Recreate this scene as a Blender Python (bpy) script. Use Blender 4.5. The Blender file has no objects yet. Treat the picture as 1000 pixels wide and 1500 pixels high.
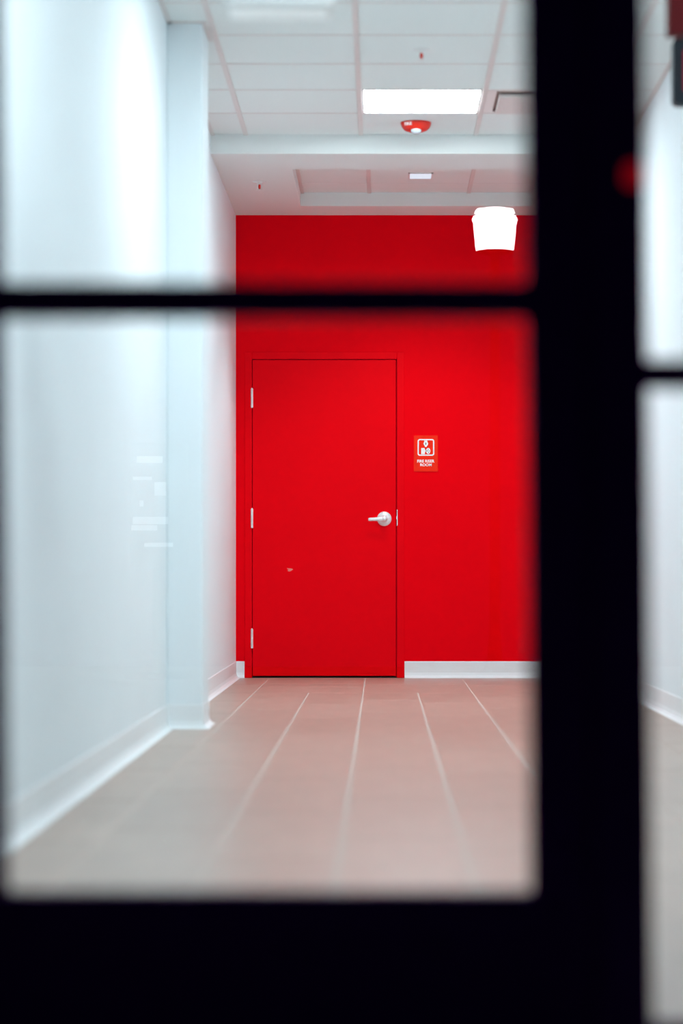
import bpy, bmesh, math, random
from mathutils import Vector, Matrix

random.seed(7)
S = bpy.context.scene
COL = S.collection
PI = math.pi

# ------------------------------------------------------------------ camera
F = 3600.0                 # focal length in pixels of the 1000 x 1500 frame
VX, VY = 558.0, 836.0      # vanishing point of the corridor, pixels
EYE = 0.683                # eye height
YB = 15.66                 # red wall
YD = 3.5                   # outer face of the glazed doors
cam_d = bpy.data.cameras.new('camera')
cam = bpy.data.objects.new('camera', cam_d)
COL.objects.link(cam)
cam.location = (0, 0, EYE)
cam.rotation_euler = (PI / 2, 0, 0)
cam_d.sensor_fit = 'HORIZONTAL'
cam_d.sensor_width = 24.0
cam_d.lens = 24.0 * F / 1000.0
cam_d.shift_x = -(VX - 500) / 1000.0
cam_d.shift_y = (VY - 750) / 1000.0
cam_d.clip_start = 0.05
cam_d.dof.use_dof = True
cam_d.dof.focus_distance = YB
cam_d.dof.aperture_fstop = cam_d.lens / 52.0
S.camera = cam

# ------------------------------------------------------------------ world (night outside)
w = bpy.data.worlds.new('night')
S.world = w
w.use_nodes = True
bg = w.node_tree.nodes['Background']
bg.inputs['Color'].default_value = (0.012, 0.003, 0.042, 1)
bg.inputs['Strength'].default_value = 1.0

# ------------------------------------------------------------------ exposure
PANEL = 45.0
TINT = (0.835, 0.97, 1.025)     # cool white lamps
DOWN = 138.0                   # spot lamp of the recessed downlight
S.view_settings.view_transform = 'Standard'
S.view_settings.look = 'None'
S.view_settings.gamma = 1.0
S.view_settings.use_curve_mapping = False
S.view_settings.exposure = 0.0
S.cycles.use_denoising = True
S.cycles.max_bounces = 16
S.cycles.diffuse_bounces = 10
S.cycles.transparent_max_bounces = 16
S.cycles.sample_clamp_indirect = 6.0


def px(x, y, Y):
    """a pixel of the photograph on the plane at depth Y -> world x, z"""
    return ((x - VX) * Y / F, EYE + (VY - y) * Y / F)


# ------------------------------------------------------------------ materials
def mat(name, color, rough=0.5, metal=0.0, spec=0.5, noise=0.0, nscale=20.0, bump=0.0, bscale=120.0,
        emit=None, estr=0.0, coat=0.0, stretch=(1, 1, 1)):
    m = bpy.data.materials.new(name)
    m.use_nodes = True
    nt = m.node_tree
    b = nt.nodes['Principled BSDF']
    b.inputs['Base Color'].default_value = (*color, 1)
    b.inputs['Roughness'].default_value = rough
    b.inputs['Metallic'].default_value = metal
    b.inputs['Specular IOR Level'].default_value = spec
    b.inputs['Coat Weight'].default_value = coat
    if noise > 0 or bump > 0:
        tc = nt.nodes.new('ShaderNodeTexCoord')
        mp = nt.nodes.new('ShaderNodeMapping')
        mp.inputs['Scale'].default_value = stretch
        nt.links.new(tc.outputs['Object'], mp.inputs['Vector'])
    if noise > 0:
        n = nt.nodes.new('ShaderNodeTexNoise')
        n.inputs['Scale'].default_value = nscale
        n.inputs['Detail'].default_value = 4
        nt.links.new(mp.outputs[0], n.inputs['Vector'])
        r = nt.nodes.new('ShaderNodeValToRGB')
        r.color_ramp.elements[0].position = 0.3
        r.color_ramp.elements[1].position = 0.7
        r.color_ramp.elements[0].color = (*[c * (1 - noise) for c in color], 1)
        r.color_ramp.elements[1].color = (*[min(1, c * (1 + noise)) for c in color], 1)
        nt.links.new(n.outputs['Fac'], r.inputs['Fac'])
        nt.links.new(r.outputs['Color'], b.inputs['Base Color'])
    if bump > 0:
        n2 = nt.nodes.new('ShaderNodeTexNoise')
        n2.inputs['Scale'].default_value = bscale
        n2.inputs['Detail'].default_value = 3
        nt.links.new(mp.outputs[0], n2.inputs['Vector'])
        bp = nt.nodes.new('ShaderNodeBump')
        bp.inputs['Strength'].default_value = bump
        bp.inputs['Distance'].default_value = 0.002
        nt.links.new(n2.outputs['Fac'], bp.inputs['Height'])
        nt.links.new(bp.outputs['Normal'], b.inputs['Normal'])
    if emit is not None:
        b.inputs['Emission Color'].default_value = (*emit, 1)
        b.inputs['Emission Strength'].default_value = estr
    return m


def glass_mat():
    m = bpy.data.materials.new('clear_glass')
    m.use_nodes = True
    nt = m.node_tree
    for n in list(nt.nodes):
        nt.nodes.remove(n)
    out = nt.nodes.new('ShaderNodeOutputMaterial')
    tr = nt.nodes.new('ShaderNodeBsdfTransparent')
    tr.inputs['Color'].default_value = (0.985, 0.995, 0.993, 1)
    gl = nt.nodes.new('ShaderNodeBsdfGlossy')
    gl.inputs['Roughness'].default_value = 0.0
    fr = nt.nodes.new('ShaderNodeFresnel')
    geo = nt.nodes.new('ShaderNodeNewGeometry')
    mr = nt.nodes.new('ShaderNodeMapRange')     # same reflectance entering and leaving the pane
    mr.inputs['To Min'].default_value = 1.5
    mr.inputs['To Max'].default_value = 1 / 1.5
    nt.links.new(geo.outputs['Backfacing'], mr.inputs['Value'])
    nt.links.new(mr.outputs[0], fr.inputs['IOR'])
    mx = nt.nodes.new('ShaderNodeMixShader')
    nt.links.new(fr.outputs[0], mx.inputs[0])
    nt.links.new(tr.outputs[0], mx.inputs[1])
    nt.links.new(gl.outputs[0], mx.inputs[2])
    nt.links.new(mx.outputs[0], out.inputs['Surface'])
    return m


M = {}
M['wall'] = mat('white_wall_paint', (0.80, 0.855, 0.885), 0.6, spec=0.12, noise=0.012, nscale=3, bump=0.06, bscale=180)
M['red'] = mat('red_wall_paint', (0.84, 0.0005, 0.003), 0.5, spec=0.02, noise=0.02, nscale=4, bump=0.05, bscale=160)
M['reddoor'] = mat('red_gloss_enamel', (0.83, 0.0005, 0.003), 0.45, spec=0.03, noise=0.02, nscale=3, bump=0.04, bscale=60)
M['base'] = mat('vinyl_cove_base', (0.82, 0.845, 0.86), 0.45, spec=0.2, noise=0.02, nscale=8)
M['tile'] = mat('tan_porcelain', (0.39, 0.292, 0.240), 0.35, spec=0.5, noise=0.06, nscale=5, bump=0.03, bscale=60, stretch=(3, 0.5, 1))
M['tile2'] = mat('tan_porcelain_lighter', (0.41, 0.307, 0.253), 0.35, spec=0.5, noise=0.06, nscale=5, bump=0.03, bscale=60, stretch=(3, 0.5, 1))
M['grout'] = mat('cream_grout', (0.56, 0.49, 0.44), 0.8, noise=0.04, nscale=60)
M['ceil'] = mat('acoustic_tile', (0.78, 0.81, 0.80), 0.9, spec=0.1, noise=0.02, nscale=40, bump=0.25, bscale=300)
M['gyp'] = mat('ceiling_plaster', (0.78, 0.80, 0.79), 0.85, spec=0.08, bump=0.05, bscale=140)
M['runner'] = mat('grid_runner_enamel', (0.70, 0.65, 0.63), 0.5, noise=0.01)
M['panel'] = mat('lit_diffuser', (0.9, 0.9, 0.9), 0.5, emit=TINT, estr=PANEL, noise=0.005)
M['lens'] = mat('downlight_lens', (0.25, 0.25, 0.26), 0.5, spec=0.1, emit=(0.74, 0.86, 1.0), estr=0.9, noise=0.005)
M['underglow'] = mat('added_underside_glow', (0.75, 0.77, 0.78), 0.5, emit=(0.85, 0.97, 1.0), estr=0.32, noise=0.005)  # glow added to lift the underside of the hanging box
M['whitemetal'] = mat('white_enamel', (0.78, 0.78, 0.77), 0.4, noise=0.01)
M['chrome'] = mat('satin_chrome', (0.86, 0.88, 0.89), 0.36, metal=0.3, noise=0.02, nscale=80)
M['black'] = mat('black_anodised', (0.035, 0.006, 0.065), 0.6, spec=0.03, noise=0.1, nscale=30)
M['glass'] = glass_mat()
M['alarm'] = mat('alarm_red_plastic', (0.62, 0.02, 0.008), 0.4, spec=0.3, noise=0.02)
M['print'] = mat('white_print', (0.9, 0.88, 0.87), 0.5, noise=0.01)
M['signred'] = mat('sign_orange_red', (0.90, 0.028, 0.007), 0.45, spec=0.05, noise=0.02)
M['strobe'] = mat('strobe_lens', (0.45, 0.48, 0.52), 0.15, noise=0.01)
M['bulb'] = mat('sprinkler_bulb', (0.75, 0.04, 0.02), 0.2, noise=0.02)
M['grey'] = mat('charcoal_plastic', (0.022, 0.030, 0.036), 0.6, spec=0.2, noise=0.05)
M['darkred'] = mat('dark_red_plastic', (0.085, 0.006, 0.006), 0.6, spec=0.1, noise=0.05)
M['letters'] = mat('lit_red_letters', (0.3, 0.0, 0.01), 0.4, emit=(0.10, 0.0, 0.015), estr=0.7, noise=0.01)
M['led'] = mat('red_indicator', (0.2, 0.0, 0.0), 0.4, emit=(0.17, 0.0, 0.002), estr=1.0, noise=0.01)
M['dark'] = mat('dark_recess', (0.02, 0.018, 0.018), 0.8, noise=0.1)
M['throat'] = mat('vent_throat_metal', (0.42, 0.32, 0.29), 0.7, noise=0.1)
M['rubber'] = mat('black_rubber', (0.012, 0.012, 0.012), 0.8, noise=0.1)
M['chip'] = mat('bare_primer', (0.85, 0.22, 0.17), 0.6, noise=0.15, nscale=200)
M['paving'] = mat('concrete_paving', (0.16, 0.155, 0.15), 0.85, noise=0.15, nscale=6, bump=0.2, bscale=40)
M['lantern'] = mat('lit_lantern_glass', (0.9, 0.9, 0.9), 0.4, emit=(0.9, 0.97, 1.0), estr=22.0, noise=0.01)
M['postmetal'] = mat('dark_post_metal', (0.008, 0.008, 0.009), 0.8, spec=0.05, noise=0.1)
M['litstrip'] = mat('lit_panel_strip', (0.8, 0.8, 0.8), 0.4, emit=(0.95, 0.97, 1.0), estr=0.9, noise=0.01)


# ------------------------------------------------------------------ mesh helpers
def link(o, parent=None):
    COL.objects.link(o)
    if parent is not None:
        o.parent = parent
    return o


def obj(name, bm, m, parent=None, smooth=False):
    me = bpy.data.meshes.new(name)
    bmesh.ops.recalc_face_normals(bm, faces=bm.faces)
    bm.to_mesh(me)
    bm.free()
    me.materials.append(m)
    if smooth:
        for p in me.polygons:
            p.use_smooth = True
    return link(bpy.data.objects.new(name, me), parent)


def tag(o, label=None, cat=None, kind=None, group=None):
    if label: o['label'] = label
    if cat: o['category'] = cat
    if kind: o['kind'] = kind
    if group: o['group'] = group
    return o


def empty(name, label, cat, loc=(0, 0, 0), kind=None, group=None):
    o = bpy.data.objects.new(name, None)
    o.empty_display_size = 0.1
    o.location = loc
    link(o)
    return tag(o, label, cat, kind, group)


def box(bm, x0, x1, y0, y1, z0, z1, bev=0.0, seg=1):
    r = bmesh.ops.create_cube(bm, size=1.0)
    vs = r['verts']
    for v in vs:
        v.co = Vector((x0 + (v.co.x + .5) * (x1 - x0), y0 + (v.co.y + .5) * (y1 - y0), z0 + (v.co.z + .5) * (z1 - z0)))
    if bev > 0:
        es = {e for v in vs for e in v.link_edges}
        bmesh.ops.bevel(bm, geom=list(es), offset=bev, segments=seg, affect='EDGES', profile=0.5)
    return bm


def B(*a, **k):
    return box(bmesh.new(), *a, **k)


def lathe(bm, prof, axis='Z', at=(0, 0, 0), n=32):
    """prof: list of (radius, height); axis of revolution through at"""
    rings = []
    for r, h in prof:
        ring = []
        if r < 1e-6:
            ring = [bm.verts.new((0, 0, h))]
        else:
            for i in range(n):
                a = 2 * PI * i / n
                ring.append(bm.verts.new((r * math.cos(a), r * math.sin(a), h)))
        rings.append(ring)
    for a, b in zip(rings, rings[1:]):
        for i in range(n):
            j = (i + 1) % n
            if len(a) == 1 and len(b) == 1: continue
            if len(a) == 1: bm.faces.new((a[0], b[i], b[j]))
            elif len(b) == 1: bm.faces.new((a[i], a[j], b[0]))
            else: bm.faces.new((a[i], a[j], b[j], b[i]))
    for ring, first in ((rings[0], 1), (rings[-1], 0)):
        if len(ring) > 1:
            bm.faces.new(ring)
    vs = [v for r in rings for v in r]
    if axis == '-Y':     # height runs towards the camera
        R = Matrix(((1, 0, 0), (0, 0, -1), (0, 1, 0)))
        for v in vs: v.co = R @ v.co
    for v in vs: v.co += Vector(at)
    return vs


def L(prof, **k):
    bm = bmesh.new()
    lathe(bm, prof, **k)
    return bm


def prism(bm, pts, y0, y1):
    """outline of (x, z) points pushed from y0 to y1"""
    a = [bm.verts.new((x, y0, z)) for x, z in pts]
    b = [bm.verts.new((x, y1, z)) for x, z in pts]
    bm.faces.new(a); bm.faces.new(b[::-1])
    n = len(pts)
    for i in range(n):
        bm.faces.new((a[i], a[(i + 1) % n], b[(i + 1) % n], b[i]))
    return bm


def rrect(x0, x1, z0, z1, r, n=5):
    out = []
    for cx, cz, a0 in ((x1 - r, z1 - r, 0), (x0 + r, z1 - r, 90), (x0 + r, z0 + r, 180), (x1 - r, z0 + r, 270)):
        for i in range(n + 1):
            a = math.radians(a0 + 90 * i / n)
            out.append((cx + r * math.cos(a), cz + r * math.sin(a)))
    return out


def cove(path, into):
    """vinyl cove base along a plan polyline; into = +1: room lies right of the path, -1: left"""
    prof = [(0.0, 0.106), (0.0025, 0.106), (0.004, 0.102), (0.004, 0.034), (0.008, 0.016), (0.017, 0.006), (0.030, 0.0015), (0.030, 0.0), (0.0, 0.0)]
    bm = bmesh.new()
    n = len(path)
    nr = []
    for i in range(n - 1):
        d = (Vector(path[i + 1]) - Vector(path[i])).normalized()
        nr.append(Vector((d.y, -d.x)) * into)
    rings = []
    for i in range(n):
        if i == 0: o = nr[0]
        elif i == n - 1: o = nr[-1]
        else:
            s = nr[i - 1] + nr[i]
            o = s / (1 + nr[i - 1].dot(nr[i]))
        rings.append([bm.verts.new((path[i][0] + o.x * d, path[i][1] + o.y * d, z)) for d, z in prof])
    k = len(prof)
    for a, b in zip(rings, rings[1:]):
        for i in range(k):
            bm.faces.new((a[i], a[(i + 1) % k], b[(i + 1) % k], b[i]))
    bm.faces.new(rings[0]); bm.faces.new(rings[-1])
    return bm


def text_bm(txt, width, height, bold=0.012, depth=0.0006):
    """lettering in the XZ plane, centred, fitted to width x height, front towards -Y"""
    cu = bpy.data.curves.new('lettering', 'FONT')
    cu.body = txt
    cu.align_x = 'CENTER'
    cu.size = 1.0
    cu.offset = bold
    cu.extrude = 0.02
    cu.resolution_u = 3
    o = bpy.data.objects.new('lettering', cu)
    COL.objects.link(o)
    dg = bpy.context.evaluated_depsgraph_get()
    me = bpy.data.meshes.new_from_object(o.evaluated_get(dg))
    bpy.data.objects.remove(o)
    bm = bmesh.new()
    bm.from_mesh(me)
    bpy.data.meshes.remove(me)
    bpy.data.curves.remove(cu)
    xs = [v.co.x for v in bm.verts]; ys = [v.co.y for v in bm.verts]; zs = [v.co.z for v in bm.verts]
    x0, x1, y0, y1, z0, z1 = min(xs), max(xs), min(ys), max(ys), min(zs), max(zs)
    for v in bm.verts:
        x, y, z = v.co
        v.co = Vector((((x - x0) / (x1 - x0) - .5) * width, (.5 - (z - z0) / (z1 - z0)) * depth, ((y - y0) / (y1 - y0) - .5) * height))
    return bm


def move(bm, d):
    for v in bm.verts: v.co += Vector(d)
    return bm


# ------------------------------------------------------------------ room dimensions
XL, XR = -0.925, 1.362
HC = EYE + 2.37            # grid ceiling
HS = EYE + 2.265           # soffit underside
HT = EYE + 2.348           # tray ceiling inside the soffit
YS = 13.35                 # soffit face
YI = YD + 0.05             # inner face of the front wall
PY0, PY1, PX = 10.62, 10.98, -0.772     # pilaster

st = lambda o, label, cat: tag(o, label, cat, 'structure')

# walls ------------------------------------------------------------
st(obj('wall_left', B(XL - 0.12, XL, YI - 0.08, YB + 0.15, -0.1, HC + 0.12), M['wall']),
   'long white painted corridor wall on the left', 'wall')
st(obj('wall_right', B(XR, XR + 0.12, YI - 0.08, YB + 0.15, -0.1, HC + 0.12), M['wall']),
   'white painted corridor wall on the right, seen beyond the black post', 'wall')
st(obj('trim_1', B(XL, PX, PY0, PY1, 0.0, HC - 0.002, bev=0.004), M['wall']),
   'white square pilaster standing out from the left wall', 'pilaster')

DX0, _ = px(358.3, 0, YB); DX1, _ = px(592, 0, YB); _, DZ1 = px(0, 515.5, YB)
bm = bmesh.new()
box(bm, XL, DX0, YB, YB + 0.15, -0.1, DZ1)
box(bm, DX1, XR, YB, YB + 0.15, -0.1, DZ1)
box(bm, XL, XR, YB, YB + 0.15, DZ1, HC + 0.1)
st(obj('wall_back', bm, M['red']), 'bright red painted wall closing the end of the corridor', 'wall')

bm = bmesh.new()
FX0, FX1, FZ = -0.70, 1.29, 2.17
box(bm, XL, FX0, YI - 0.09, YI, 0.0, HC + 0.1)
box(bm, FX1, XR, YI - 0.09, YI, 0.0, HC + 0.1)
box(bm, FX0, FX1, YI - 0.09, YI, FZ, HC + 0.1)
st(obj('wall_front', bm, M['wall']), 'front wall around the black glazed double doors', 'wall')

# base boards -------------------------------------------------------
st(obj('baseboard_left', cove([(XL, YI), (XL, PY0), (PX, PY0), (PX, PY1), (XL, PY1), (XL, YB)], 1), M['base']),
   'white vinyl cove base along the left wall and around the pilaster', 'baseboard')
st(obj('baseboard_right', cove([(XR, YI), (XR, YB)], -1), M['base']),
   'white vinyl cove base along the right wall', 'baseboard')
bb = cove([(DX1 + 0.001, YB), (XR, YB)], 1)
bb2 = cove([(XL, YB), (DX0 - 0.001, YB)], 1)
me_tmp = bpy.data.meshes.new('tmp'); bb2.to_mesh(me_tmp); bb.from_mesh(me_tmp); bpy.data.meshes.remove(me_tmp); bb2.free()
st(obj('baseboard_back', bb, M['base']), 'white vinyl cove base on the red wall on both sides of the red door', 'baseboard')

# floor -------------------------------------------------------------
floor = st(obj('floor', B(XL - 0.05, XR + 0.05, YI - 0.09, YB + 0.3, -0.1, -0.0012), M['grout']),
           'tan porcelain tile floor with cream joints, reflecting the red wall', 'floor')
G = 0.0032
tile_cache = {}


def floor_tile(x0, x1, y0, y1):
    a, b = x1 - x0 - 2 * G, y1 - y0 - 2 * G
    if a < 0.02 or b < 0.02: return
    k = (round(a, 3), round(b, 3))
    if k not in tile_cache:
        bm = bmesh.new()
        c = 0.0012
        lo = [bm.verts.new(p) for p in ((-a/2, -b/2, -.004), (a/2, -b/2, -.004), (a/2, b/2, -.004), (-a/2, b/2, -.004))]
        mi = [bm.verts.new(p) for p in ((-a/2, -b/2, -c), (a/2, -b/2, -c), (a/2, b/2, -c), (-a/2, b/2, -c))]
        hi = [bm.verts.new(p) for p in ((-a/2+c, -b/2+c, 0), (a/2-c, -b/2+c, 0), (a/2-c, b/2-c, 0), (-a/2+c, b/2-c, 0))]
        bm.faces.new(hi)
        for i in range(4):
            j = (i + 1) % 4
            bm.faces.new((lo[i], lo[j], mi[j], mi[i])); bm.faces.new((mi[i], mi[j], hi[j], hi[i]))
        me = bpy.data.meshes.new('tile')
        bmesh.ops.recalc_face_normals(bm, faces=bm.faces)
        bm.to_mesh(me); bm.free()
        me.materials.append(M['tile'])
        tile_cache[k] = me
    o = bpy.data.objects.new('tile', tile_cache[k])
    o.location = ((x0 + x1) / 2, (y0 + y1) / 2, 0)
    if random.random() < 0.4:
        o.material_slots[0].link = 'OBJECT'
        o.material_slots[0].material = M['tile2']
    link(o, floor)


YZ = 13.74                                  # narrow boards end here, wide tiles beyond
cols = [XL, -0.71, -0.405, -0.10, 0.205, 0.51, 0.815, 1.12, XR]
phase = [0.35, 13.22 - YZ, 0.0, 0.8, 0.25, 0.95, 0.5, 0.1]
for i in range(8):
    y = YZ
    first = {0: 12.9, 1: 13.22, 2: 12.55, 3: 13.0, 4: 12.7, 5: 13.3, 6: 12.9, 7: 13.1}[i]
    e = [YZ, first]
    while e[-1] > YI:
        e.append(max(YI, e[-1] - 1.12))
    for a, b in zip(e, e[1:]):
        floor_tile(cols[i], cols[i + 1], b, a)
wide = [XL, -0.71, -0.10, 0.51, 1.12, XR]
for i in range(5):
    e = [YB, 14.75 - 0.06 * (i % 2), YZ] if i != 1 else [YB, 14.85, 14.45, YZ]
    for a, b in zip(e, e[1:]):
        floor_tile(wide[i], wide[i + 1], b, a)
# strip under the red door
floor_tile(DX0, DX1, YB, YB + 0.16)

# ceiling -----------------------------------------------------------
ceil = st(obj('ceiling', B(XL - 0.05, XR + 0.05, YI - 0.05, YB + 0.1, HC + 0.06, HC + 0.14), M['gyp']),
          'white suspended grid ceiling stepping down to a plaster soffit before the red wall', 'ceiling')
cx = [XL, -0.735, -0.11, 0.515, 1.14, XR]
P = 0.62
rows = 16
lights = [(1, 2), (6, 2), (12, 2)]
VENT = (1, 3)
ct_cache = {}


def ceiling_tile(x0, x1, y0, y1, z, g=0.004):
    a, b = x1 - x0 - 2 * g, y1 - y0 - 2 * g
    k = (round(a, 3), round(b, 3))
    if k not in ct_cache:
        bm = B(-a / 2, a / 2, -b / 2, b / 2, 0.0, 0.016, bev=0.0015)
        me = bpy.data.meshes.new('ceiling_tile')
        bmesh.ops.recalc_face_normals(bm, faces=bm.faces)
        bm.to_mesh(me); bm.free()
        me.materials.append(M['ceil'])
        ct_cache[k] = me
    o = bpy.data.objects.new('ceiling_tile', ct_cache[k])
    o.location = ((x0 + x1) / 2, (y0 + y1) / 2, z)
    link(o, ceil)


for r in range(rows):
    y1 = YS - P * r
    y0 = max(YI, y1 - P)
    for c in range(5):
        if (r, c) in lights or (r, c) == VENT: continue
        if y1 - y0 < 0.05: continue
        ceiling_tile(cx[c], cx[c + 1], y0, y1, HC)
for x in cx[1:-1]:
    obj('grid_runner', B(x - 0.0125, x + 0.0125, YI, YS, HC - 0.006, HC + 0.03, bev=0.001), M['runner'], ceil)
for x, d in ((XL, 1), (XR, -1)):
    xa, xb = sorted((x, x + d * 0.022))
    obj('wall_angle', B(xa, xb, YI, YS, HC - 0.006, HC + 0.004), M['runner'], ceil)
for r in range(1, rows):
    y = YS - P * r
    if y < YI + 0.05: continue
    for c in range(5):
        obj('cross_tee', B(cx[c] + 0.0125, cx[c + 1] - 0.0125, y - 0.010, y + 0.010, HC - 0.002, HC + 0.02), M['runner'], ceil)
# pilaster angle
obj('wall_angle', B(PX, PX + 0.022, PY0 - 0.022, PY1, HC - 0.006, HC + 0.001), M['runner'], ceil)
obj('wall_angle', B(XL, PX, PY0 - 0.022, PY0, HC - 0.006, HC + 0.001), M['runner'], ceil)

# soffit with its tray
TX0, TX1, TY0, TY1 = -0.50, 0.935, 13.87, 15.26
bm = bmesh.new()
xs = [XL, TX0, TX1, XR]; ys = [YS, TY0, TY1, YB]


def soffit_bm():
    bm = bmesh.new()
    V = {}
    def v(i, j, z):
        k = (i, j, z)
        if k not in V: V[k] = bm.verts.new((xs[i], ys[j], z))
        return V[k]
    top = HC + 0.06
    for i in range(3):
        for j in range(3):
            hole = (i == 1 and j == 1)
            z = HT + 0.02 if hole else HS
            if not hole:
                bm.faces.new((v(i, j, z), v(i + 1, j, z), v(i + 1, j + 1, z), v(i, j + 1, z)))
    zt = top
    for (i0, j0), (i1, j1) in (((0, 0), (1, 0)), ((1, 0), (2, 0)), ((2, 0), (3, 0)), ((0, 3), (1, 3)), ((1, 3), (2, 3)), ((2, 3), (3, 3)),
                               ((0, 0), (0, 1)), ((0, 1), (0, 2)), ((0, 2), (0, 3)), ((3, 0), (3, 1)), ((3, 1), (3, 2)), ((3, 2), (3, 3)),
                               ((1, 1), (2, 1)), ((1, 2), (2, 2)), ((1, 1), (1, 2)), ((2, 1), (2, 2))):
        bm.faces.new((v(i0, j0, HS), v(i1, j1, HS), v(i1, j1, zt), v(i0, j0, zt)))
    return bm


obj('soffit', soffit_bm(), M['gyp'], ceil)
tx = [TX0, -0.074, 0.543, TX1]
ty = [TY0, 14.28, 14.90, TY1]
for i in range(3):
    for j in range(3):
        ceiling_tile(tx[i], tx[i + 1], ty[j], ty[j + 1], HT, 0.003)
for x in tx[1:-1]:
    obj('grid_runner', B(x - 0.0125, x + 0.0125, TY0, TY1, HT - 0.006, HT + 0.01, bev=0.001), M['runner'], ceil)
for x, d in ((TX0, 1), (TX1, -1)):
    xa, xb = sorted((x, x + d * 0.022))
    obj('wall_angle', B(xa, xb, TY0, TY1, HT - 0.006, HT + 0.004), M['runner'], ceil)

# ------------------------------------------------------------------ red door
door = empty('door_1', 'plain bright red door with silver lever handle in the red end wall', 'door', ((DX0 + DX1) / 2, YB, 0), 'structure')
ox, oy = door.location.x, door.location.y


def rel(bm):
    return move(bm, (-ox, -oy, 0))


LX0, LZ1 = px(369.8, 527.3, YB); LX1, LZ0 = px(579.6, 990, YB)
JF = YB - 0.009            # frame face
bm = bmesh.new()
jl, jr, jt = LX0 - 0.0035, LX1 + 0.0060, LZ1 + 0.0045
bmf = B(DX0, jl, JF, YB + 0.14, 0.0, DZ1, bev=0.003)
obj('door_jamb', rel(bmf), M['reddoor'], door)
obj('door_jamb', rel(B(jr, DX1, JF, YB + 0.14, 0.0, DZ1, bev=0.003)), M['reddoor'], door)
obj('door_head', rel(B(jl, jr, JF, YB + 0.14, jt, DZ1, bev=0.003)), M['reddoor'], door)
bm = bmesh.new()
box(bm, jl, jl + 0.016, YB + 0.052, YB + 0.14, 0, jt)
box(bm, jr - 0.016, jr, YB + 0.052, YB + 0.14, 0, jt)
box(bm, jl, jr, YB + 0.052, YB + 0.14, jt - 0.016, jt)
obj('door_stop', rel(bm), M['reddoor'], door)
obj('door_leaf', rel(B(LX0, LX1, YB - 0.003, YB + 0.045, LZ0, LZ1, bev=0.0015)), M['reddoor'], door)
obj('threshold', rel(B(jl, jr, YB + 0.02, YB + 0.15, 0.0, 0.008, bev=0.002)), M['rubber'], door)
obj('dark_room', rel(B(DX0 - 0.02, DX1 + 0.02, YB + 0.142, YB + 0.16, -0.05, DZ1 + 0.02)), M['dark'], door)
for y0, y1 in ((569.5, 597.5), (745.5, 773.5), (921.5, 949.5)):
    x0, z1 = px(367.2, y0, YB); x1, z0 = px(371.0, y1, YB)
    bm = bmesh.new()
    n = 5
    hh = (z1 - z0) / n
    for k in range(n):       # knuckles
        lathe(bm, [(0.0072, 0), (0.0079, 0.001), (0.0079, hh - 0.0012), (0.0072, hh - 0.0004)], at=((x0 + x1) / 2, YB - 0.013, z0 + k * hh), n=14)
    box(bm, (x0 + x1) / 2 - 0.006, (x0 + x1) / 2 + 0.006, YB - 0.012, YB + 0.004, z0, z1)
    lathe(bm, [(0.0055, 0), (0.0055, 0.003), (0.0, 0.006)], at=((x0 + x1) / 2, YB - 0.013, z1), n=14)
    tag(obj('hinge', rel(bm), M['chrome'], door, smooth=False), 'silver hinge knuckle on the red door')

# lever handle
hx, hz = px(562.6, 760.0, YB)
handle = obj('door_handle', rel(L([(0.0465, 0.0), (0.0465, 0.004), (0.0445, 0.009), (0.038, 0.014), (0.028, 0.018), (0.020, 0.022), (0.0165, 0.030),
                                   (0.0150, 0.046), (0.0150, 0.062), (0.013, 0.066), (0.0, 0.067)], axis='-Y', at=(hx, YB - 0.003, hz), n=48)), M['chrome'], door, smooth=True)
tag(handle, 'satin silver lever handle on a round rose')
bm = bmesh.new()
secs = []
tipx = px(539.3, 0, YB)[0]
N = 12
for i in range(N + 1):
    t = i / N
    x = hx + 0.012 + (tipx - hx - 0.012) * t
    hh = 0.0165 - 0.0055 * min(1, t * 1.4)
    yy = YB - 0.060 + 0.006 * t * t
    zz = hz - 0.001 - 0.004 * t
    th = 0.0075 - 0.001 * t
    if i == N: hh *= 0.75; th *= 0.7
    secs.append([bm.verts.new((x, yy + th * math.cos(a), zz + hh * math.sin(a))) for a in [2 * PI * k / 16 for k in range(16)]])
for a, b in zip(secs, secs[1:]):
    for k in range(16):
        bm.faces.new((a[k], a[(k + 1) % 16], b[(k + 1) % 16], b[k]))
bm.faces.new(secs[0]); bm.faces.new(secs[-1])
obj('lever', rel(bm), M['chrome'], handle, smooth=True)
for ch in handle.children: ch.location = (0, 0, 0)
# strike plate on the jamb and the latch
sx, sz1 = px(581.2, 746.8, YB); _, sz0 = px(0, 770, YB)
bm = bmesh.new()
prism(bm, [(sx - 0.0005, sz0), (sx + 0.0036, sz0), (sx + 0.0036, sz1), (sx - 0.0005, sz1), (sx - 0.0005, (sz0 + sz1) / 2 + 0.012), (sx - 0.0045, (sz0 + sz1) / 2 + 0.008),
           (sx - 0.0045, (sz0 + sz1) / 2 - 0.008), (sx - 0.0005, (sz0 + sz1) / 2 - 0.012)], YB - 0.0125, YB - 0.0085)
tag(obj('strike_plate', rel(bm), M['chrome'], door), 'thin silver strike plate on the red jamb')
# chipped paint on the leaf
cpx = [(420.3, 832.0), (422.6, 832.6), (425.5, 832.7), (427.8, 833.0), (429.4, 834.3), (427.6, 835.0), (425.8, 836.6), (423.8, 837.2), (421.2, 836.4), (421.6, 835.2), (422.4, 834.2), (420.6, 833.2)]
bm = prism(bmesh.new(), [px(a, b, YB) for a, b in cpx], YB - 0.0034, YB - 0.0029)
tag(obj('paint_chip', rel(bm), M['chip'], door), 'small pale chip in the red paint')

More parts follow.
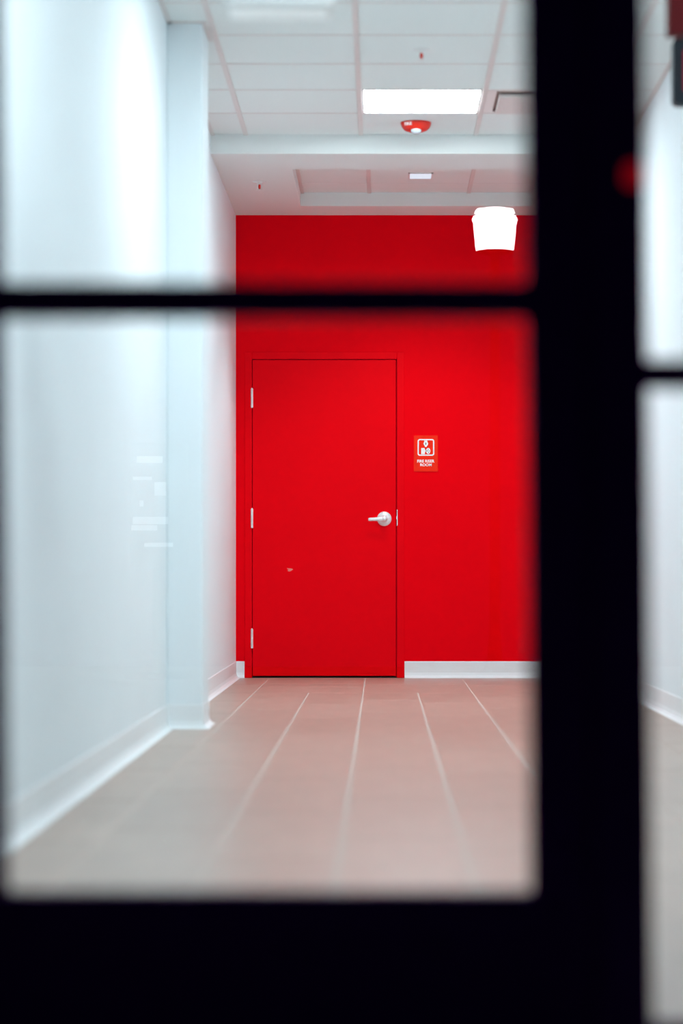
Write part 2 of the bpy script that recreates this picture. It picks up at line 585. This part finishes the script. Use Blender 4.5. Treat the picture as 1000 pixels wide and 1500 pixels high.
# ------------------------------------------------------------------ fire riser room sign
gx0, gz1 = px(606, 638, YB); gx1, gz0 = px(641, 690.6, YB)
gcx, gcz = (gx0 + gx1) / 2, (gz0 + gz1) / 2
sign = empty('wall_sign', 'orange-red room sign lettered FIRE RISER ROOM on the red wall beside the door', 'sign', (gcx, YB, gcz))
SF = -0.006


def srel(bm): return move(bm, (-gcx, -YB, -gcz))


obj('sign_plate', srel(prism(bmesh.new(), rrect(gx0, gx1, gz0, gz1, 0.002, 2), YB + SF, YB - 0.0002)), M['signred'], sign)


def sp(cx_, cy_):     # crop pixels of a 21.43x enlargement -> world
    return px(600 + cx_ / 21.43, 630 + cy_ / 21.43, YB)


a0 = sp(243, 808); a1 = sp(768, 282)
outer = rrect(a0[0], a1[0], a0[1], a1[1], 0.0145, 6)
b0 = sp(283, 768); b1 = sp(728, 322)
inner = rrect(b0[0], b1[0], b0[1], b1[1], 0.0075, 6)
bm = bmesh.new()
yf, yb = YB + SF - 0.0008, YB + SF
rings = []
for pts, y in ((outer, yb), (outer, yf), (inner, yf), (inner, yb)):
    rings.append([bm.verts.new((x, y, z)) for x, z in pts])
n = len(outer)
for a, b in zip(rings, rings[1:]):
    for i in range(n):
        bm.faces.new((a[i], a[(i + 1) % n], b[(i + 1) % n], b[i]))
obj('sign_border', srel(bm), M['print'], sign)
bm = bmesh.new()
ysym = (YB + SF - 0.0008, YB + SF)
prism(bm, [sp(*p) for p in ((455, 330), (548, 330), (555, 375), (580, 425), (560, 475), (535, 500), (528, 532), (474, 532), (466, 500), (445, 475), (425, 425), (448, 375))], *ysym)
prism(bm, [sp(*p) for p in ((355, 562), (462, 562), (480, 612), (505, 636), (505, 676), (480, 690), (465, 758), (355, 758))], *ysym)
prism(bm, [sp(577 + 68 * math.cos(t), 655 + 95 * math.sin(t)) for t in [2 * PI * k / 24 for k in range(24)]], *ysym)
prism(bm, [sp(*p) for p in ((495, 638), (530, 638), (530, 676), (495, 676))], *ysym)
obj('sign_symbol', srel(bm), M['print'], sign)
bm = bmesh.new()
yd = (YB + SF - 0.0012, YB + SF - 0.0007)
prism(bm, [sp(502 + 13 * math.cos(t), 430 + 42 * math.sin(t)) for t in [2 * PI * k / 16 for k in range(16)]], *yd)
for ex, ey, rx, ry in ((575, 605, 15, 15), (588, 706, 15, 15), (550, 655, 26, 10), (606, 655, 10, 22)):
    prism(bm, [sp(ex + rx * math.cos(t), ey + ry * math.sin(t)) for t in [2 * PI * k / 12 for k in range(12)]], *yd)
tag(obj('symbol_detail', srel(bm), M['grey'], sign), kind='stuff')
for txt, bx in (('FIRE RISER', (232, 772, 928, 1022)), ('ROOM', (325, 686, 1046, 1138))):
    p0 = sp(bx[0], bx[3]); p1 = sp(bx[1], bx[2])
    t = text_bm(txt, p1[0] - p0[0], p1[1] - p0[1], bold=0.03)
    move(t, ((p0[0] + p1[0]) / 2, YB + SF - 0.0004, (p0[1] + p1[1]) / 2))
    obj('sign_lettering', srel(t), M['print'], sign)

# ------------------------------------------------------------------ ceiling fittings
lab = ['square lit ceiling panel nearest the soffit, in front of the red wall',
       'square lit ceiling panel over the corridor, second from the soffit',
       'square lit ceiling panel nearest the black glazed doors']


def light_panel(r, c, label):
    x0, x1 = cx[c], cx[c + 1]
    y1 = YS - P * r; y0 = y1 - P
    mx, my = (x0 + x1) / 2, (y0 + y1) / 2
    a, b = (x1 - x0) / 2 - 0.013, (y1 - y0) / 2 - 0.007
    root = empty('ceiling_light', label, 'light', (mx, my, HC), None, 'square lit panels in the grid ceiling')
    bm = bmesh.new()
    fr = 0.012
    box(bm, -a, -a + fr, -b, b, -0.001, 0.05)
    box(bm, a - fr, a, -b, b, -0.001, 0.05)
    box(bm, -a + fr, a - fr, -b, -b + fr, -0.001, 0.05)
    box(bm, -a + fr, a - fr, b - fr, b, -0.001, 0.05)
    obj('light_frame', bm, M['whitemetal'], root)
    obj('diffuser', B(-a + fr, a - fr, -b + fr, b - fr, 0.001, 0.006), M['panel'], root)


for (r, c), l in zip(lights, lab):
    light_panel(r, c, l)

# plaque diffuser
r, c = VENT
vx0, vx1 = cx[c] + 0.013, cx[c + 1] - 0.013
vy1 = YS - P * r - 0.007; vy0 = vy1 - P + 0.014
vent = empty('ceiling_vent', 'square air diffuser with a dark slot, in the ceiling right of the lit panel', 'vent', ((vx0 + vx1) / 2, (vy0 + vy1) / 2, HC))
a, b = (vx1 - vx0) / 2, (vy1 - vy0) / 2
bm = bmesh.new()
fr = 0.045
box(bm, -a, -a + fr, -b, b, 0.0, 0.004); box(bm, a - fr, a, -b, b, 0.0, 0.004)
box(bm, -a + fr, a - fr, -b, -b + fr * 0.6, 0.0, 0.004); box(bm, -a + fr, a - fr, b - fr, b, 0.0, 0.004)
obj('vent_frame', bm, M['whitemetal'], vent)
obj('vent_throat', B(-a + 0.005, a - 0.005, -b + 0.005, b - 0.005, 0.012, 0.016), M['throat'], vent)
obj('vent_plaque', B(-a + 0.060, a - 0.060, -b + 0.120, b - 0.03, -0.012, 0.006, bev=0.004), M['runner'], vent)
bm = bmesh.new()
for sx_ in (-1, 1):
    for sy_ in (-1, 1):
        bm = bmesh.new()
        box(bm, sx_ * (a - 0.15) - 0.004, sx_ * (a - 0.15) + 0.004, sy_ * (b - 0.2) - 0.004, sy_ * (b - 0.2) + 0.004, 0.0, 0.0125)
        obj('plaque_hanger', bm, M['whitemetal'], vent)


# small square downlight in the tray
qx0, _ = px(600.2, 0, 14.6); qx1, _ = px(631.4, 0, 14.6)
q = empty('downlight', 'small square lit downlight recessed in the soffit tray before the red wall', 'light', ((qx0 + qx1) / 2, 14.6, HT))
a = (qx1 - qx0) / 2
bm = bmesh.new()
for s in (-1, 1):
    box(bm, s * (a + 0.005) - 0.005, s * (a + 0.005) + 0.005, -0.105, 0.105, -0.006, 0.0)
    box(bm, -a - 0.01, a + 0.01, s * 0.1 - 0.005, s * 0.1 + 0.005, -0.006, 0.0)
obj('trim_ring', bm, M['whitemetal'], q)
obj('lens', B(-a, a, -0.095, 0.095, -0.004, -0.001), M['lens'], q)
sd = bpy.data.lights.new('downlight_lamp', 'SPOT')
sd.energy = DOWN
sd.color = (0.82, 0.97, 1.0)
sd.spot_size = math.radians(112)
sd.spot_blend = 0.6
sd.shadow_soft_size = 0.06
so = link(bpy.data.objects.new('downlight_lamp', sd), q)
so.location = (0, 0, -0.012)

# fire alarm strobe on the ceiling
ax, _ = px(609, 0, 13.0)
al = empty('fire_alarm', 'round red ceiling fire alarm lettered FIRE with a clear strobe lens', 'alarm', (ax, 13.0, HC))
obj('alarm_body', L([(0.080, 0.0), (0.081, -0.006), (0.079, -0.014), (0.072, -0.028), (0.060, -0.040), (0.045, -0.046), (0.0, -0.048)], n=48), M['alarm'], al, smooth=True)
obj('strobe_lens', move(L([(0.029, 0.0), (0.029, -0.012), (0.026, -0.024), (0.018, -0.031), (0.0, -0.033)], n=32), (0.0, -0.030, -0.032)), M['strobe'], al, smooth=True)
t = text_bm('FIRE', 1.0, 0.016, bold=0.03, depth=0.0008)
for v in t.verts:     # wrapped round the front left of the body
    ang = math.radians(-118 + 17 * v.co.x * 2 - 6)
    zz = v.co.z
    h = -0.016 + zz
    rad = 0.0795 - (0.0075 * (0.014 + (-h) - 0.0) / 0.028) + 0.0015 - v.co.y
    rad = (0.079 if h > -0.014 else 0.079 - 0.5 * (-h - 0.014)) + 0.0016 - v.co.y
    v.co = Vector((rad * math.cos(ang), rad * math.sin(ang), h))
obj('alarm_lettering', t, M['print'], al)


def sprinkler(pxx, pyy, H, label):
    Y = (H - EYE) * F / (VY - pyy)
    x = (pxx - VX) * Y / F
    root = empty('sprinkler', label, 'sprinkler', (x, Y, H))
    obj('escutcheon', L([(0.040, 0.0), (0.040, -0.002), (0.034, -0.005), (0.014, -0.009), (0.012, -0.016), (0.0, -0.016)], n=28), M['whitemetal'], root, smooth=True)
    bm = bmesh.new()
    for s in (-1, 1):
        box(bm, s * 0.011 - 0.0016, s * 0.011 + 0.0016, -0.002, 0.002, -0.046, -0.014)
    box(bm, -0.0125, 0.0125, -0.002, 0.002, -0.049, -0.045)
    lathe(bm, [(0.0, -0.049), (0.015, -0.050), (0.016, -0.052), (0.0, -0.052)], n=16)
    obj('sprinkler_frame', bm, M['whitemetal'], root)
    obj('glass_bulb', L([(0.0, -0.016), (0.006, -0.019), (0.008, -0.028), (0.006, -0.041), (0.0, -0.045)], n=14), M['bulb'], root, smooth=True)


sprinkler(617, 72, HC, 'small white sprinkler head with red bulb in the grid ceiling above the lit panel')
sprinkler(380, 266, HS, 'small white sprinkler head with red bulb in the plaster soffit at left')

# white hanging fixture at the top edge, underside glow added to brighten it
fx0, fz0 = px(326, 8, 6.0); fx1, _ = px(486, 8, 6.0)
f = empty('hanging_box', 'blurred white hanging box with an added glow on its underside, cut by the top edge', 'light', ((fx0 + fx1) / 2, 6.07, HC))
hw = (fx1 - fx0) / 2
obj('housing', B(-hw, hw, -0.07, 0.07, fz0 - HC, fz0 - HC + 0.19, bev=0.012, seg=3), M['whitemetal'], f)
obj('diffuser', B(-hw + 0.012, hw - 0.012, -0.06, 0.06, fz0 - HC - 0.004, fz0 - HC + 0.002, bev=0.002), M['underglow'], f)  # glowing sheet added under the housing to make its underside look bright
obj('stem', L([(0.011, fz0 - HC + 0.188), (0.011, -0.012)], n=16), M['whitemetal'], f, smooth=True)
obj('ceiling_plate', L([(0.055, -0.008), (0.058, -0.014), (0.050, -0.026), (0.014, -0.032), (0.0, -0.032)], n=28), M['whitemetal'], f, smooth=True)

# charcoal exit sign and dark red hanging sign at the right edge
ex0, ez0 = px(984, 155, 8.6); _, ez1 = px(0, 57, 8.6)
EXW = 0.30
e = empty('exit_sign', 'charcoal exit sign with red letters hanging at the right edge', 'sign', (ex0 + EXW / 2, 8.6, HC))
obj('housing', prism(bmesh.new(), rrect(-EXW / 2, EXW / 2, ez0 - HC, ez1 - HC, 0.022, 6), -0.03, 0.03), M['grey'], e)
obj('exit_lettering', move(text_bm('EXIT', EXW - 0.07, 0.14, bold=0.03, depth=0.004), (0, -0.031, (ez0 + ez1) / 2 - HC)), M['letters'], e)
obj('stem', L([(0.011, ez1 - HC - 0.002), (0.011, -0.012)], n=16), M['grey'], e, smooth=True)
obj('ceiling_plate', L([(0.055, -0.008), (0.058, -0.014), (0.050, -0.026), (0.014, -0.032), (0.0, -0.032)], n=28), M['grey'], e, smooth=True)
rx0, rz0 = px(976, 54, 7.2)
RW = 0.34
h = empty('hanging_sign', 'dark red hanging box above the charcoal exit sign, top right corner', 'sign', (rx0 + RW / 2, 7.2, HC))
obj('housing', B(-RW / 2, RW / 2, -0.03, 0.03, rz0 - HC, rz0 - HC + 0.26, bev=0.008, seg=2), M['darkred'], h)
for s in (-1, 1):
    obj('hanger_rod', move(L([(0.005, rz0 - HC + 0.258), (0.005, -0.006)], n=10), (s * 0.11, 0, 0)), M['whitemetal'], h, smooth=True)

# ------------------------------------------------------------------ black glazed entrance doors
LEAN = -0.0078             # the hung stiles lean by a fraction of a degree


def lean(bm):
    for v in bm.verts:
        v.co.x += LEAN * (v.co.z - 0.68)
    return bm


DT = 0.045
y0d, y1d = YD, YD + DT
_, zb = px(0, 1309, YD)               # top of the bottom rails
_, ml1 = px(0, 413, YD); _, ml0 = px(0, 464, YD)
_, mr1 = px(0, 526, YD); _, mr0 = px(0, 568, YD)
pl, _ = px(775.5, 0, YD)
prr, _ = px(951.5, 0, YD)
left_x, _ = px(3.5, 0, YD)
mid = (pl + prr) / 2
LL0, LL1 = left_x - 0.085, mid - 0.0015
RR0, RR1 = mid + 0.0015, mid + 0.0015 + (LL1 - LL0)
TOP = 2.10


def glazed(name, label, x0, x1, gx0, gx1, m0, m1, zb):
    root = empty(name, label, 'door', ((x0 + x1) / 2, YD, 0), 'structure')
    o_ = (-(x0 + x1) / 2, -YD, 0)
    def add(n, bm, m, parent=root):
        return obj(n, move(bm, o_), m, parent)
    add('stile', lean(B(x0, gx0, y0d, y1d, 0.012, TOP, bev=0.004, seg=2)), M['black'])
    add('stile', lean(B(gx1, x1, y0d, y1d, 0.012, TOP, bev=0.004, seg=2)), M['black'])
    add('bottom_rail', B(gx0 - 0.02, gx1 + 0.02, y0d + 0.002, y1d - 0.002, 0.012, zb, bev=0.003, seg=2), M['black'])
    add('middle_rail', B(gx0 - 0.02, gx1 + 0.02, y0d + 0.002, y1d - 0.002, m0, m1, bev=0.003, seg=2), M['black'])
    add('top_rail', B(gx0 - 0.02, gx1 + 0.02, y0d + 0.002, y1d - 0.002, TOP - 0.09, TOP, bev=0.003, seg=2), M['black'])
    for a, b in ((zb, m0), (m1, TOP - 0.09)):
        add('glass_pane', B(gx0 - 0.008, gx1 + 0.008, YD + 0.020, YD + 0.026, a - 0.006, b + 0.006), M['glass'])
    add('door_sweep', B(x0 + 0.005, x1 - 0.005, YD + 0.01, YD + 0.03, 0.001, 0.013), M['rubber'])
    return root


dl = glazed('door_2', 'black framed glazed door leaf in front, filling the left of the view', LL0, LL1, left_x, pl, ml0, ml1, zb)
dr = glazed('door_3', 'black framed glazed door leaf in front, at the right edge beyond the black post', RR0, RR1, prr, RR1 - 0.085, mr0, mr1, 0.034)
ab = lean(B(mid - 0.03, mid + 0.03, y1d - 0.002, y1d + 0.006, 0.014, TOP - 0.001, bev=0.002))
obj('astragal', move(ab, (-(LL0 + LL1) / 2, -YD, 0)), M['black'], dl)
# red lit indicator on the right leaf's stile
ix0, iz1 = px(914, 241, YD); ix1, iz0 = px(946, 273, YD)
bm = prism(bmesh.new(), rrect(ix0, ix1, iz0, iz1, 0.010, 4), YD - 0.004, YD + 0.002)
tag(obj('lock_indicator', move(bm, (-(RR0 + RR1) / 2, -YD, 0)), M['led'], dr), 'small dim red lock indicator on the black stile')

bm = bmesh.new()
box(bm, FX0, LL0 - 0.003, YD - 0.03, YI, 0.0, FZ, bev=0.003)
box(bm, RR1 + 0.003, FX1, YD - 0.03, YI, 0.0, FZ, bev=0.003)
box(bm, LL0 - 0.003, RR1 + 0.003, YD - 0.03, YI, TOP + 0.004, FZ, bev=0.003)
st(obj('trim_2', bm, M['black']), 'black metal frame around the glazed double doors', 'door frame')

# ------------------------------------------------------------------ outside, behind the camera: only its reflection in the panes shows
st(obj('ground', B(-4.5, 4.5, -10.5, YI - 0.09, -0.1, -0.001), M['paving']), 'grey concrete paving outside the glazed doors', 'ground')
YM = -(YB - 2 * (YD + 0.02))            # mirrored depth of things that look as far as the red wall
lx, lz = px(724.5, 337, YB)
lp = empty('lamp_post', 'lit lantern on a dark post outside, mirrored bright white in the upper glass pane', 'lamp', (lx, YM, 0))
s = YB / F
zb_l = EYE + (VY - 367) * s
obj('post', L([(0.12, 0.0), (0.12, 0.03), (0.07, 0.06), (0.05, 0.12), (0.035, 0.3), (0.030, zb_l - 0.03), (27.5 * s, zb_l - 0.016), (27.5 * s, zb_l - 0.005), (0.0, zb_l - 0.005)], n=20), M['postmetal'], lp, smooth=True)
obj('lantern_glass', L([(0.0, zb_l - 0.004), (27 * s, zb_l - 0.002), (28.5 * s, zb_l + 0.01), (30 * s, zb_l + 18 * s), (32 * s, zb_l + 40 * s), (34 * s, zb_l + 45 * s), (32 * s, zb_l + 50 * s),
                        (25 * s, zb_l + 52.5 * s), (30 * s, zb_l + 55 * s), (28 * s, zb_l + 60 * s), (18 * s, zb_l + 62 * s), (0, zb_l + 62 * s)], n=28), M['lantern'], lp, smooth=True)
obj('lantern_cap', L([(24 * s, zb_l + 62.5 * s), (22 * s, zb_l + 66 * s), (6 * s, zb_l + 74 * s), (0, zb_l + 76 * s)], n=24), M['postmetal'], lp, smooth=True)

kx0, _ = px(196, 0, YB); kx1, _ = px(268, 0, YB)
k = empty('notice_stand', 'dark outdoor notice stand with lit strips, mirrored faintly over the left wall', 'stand', ((kx0 + kx1) / 2, YM, 0))
kw = (kx1 - kx0) / 2
obj('stand_panel', B(-kw - 0.03, kw + 0.03, -0.06, -0.01, 0.70, 1.50, bev=0.01), M['postmetal'], k)
obj('stand_foot', B(-0.2, 0.2, -0.2, 0.15, 0.0, 0.03, bev=0.006), M['postmetal'], k)
obj('stand_post', B(-0.04, 0.04, -0.055, -0.015, 0.028, 0.71), M['postmetal'], k)
for x0_, x1_, ya, yb_ in ((200, 238, 668, 678), (194, 222, 698, 703), (226, 243, 706, 726), (204, 210, 733, 742), (194, 246, 757, 768), (192, 230, 769, 777), (211, 253, 795, 801)):
    a, zz1 = px(x0_, ya, YB); b, zz0 = px(x1_, yb_, YB)
    obj('lit_strip', B(a - (kx0 + kx1) / 2, b - (kx0 + kx1) / 2, -0.012, -0.006, zz0, zz1), M['litstrip'], k)
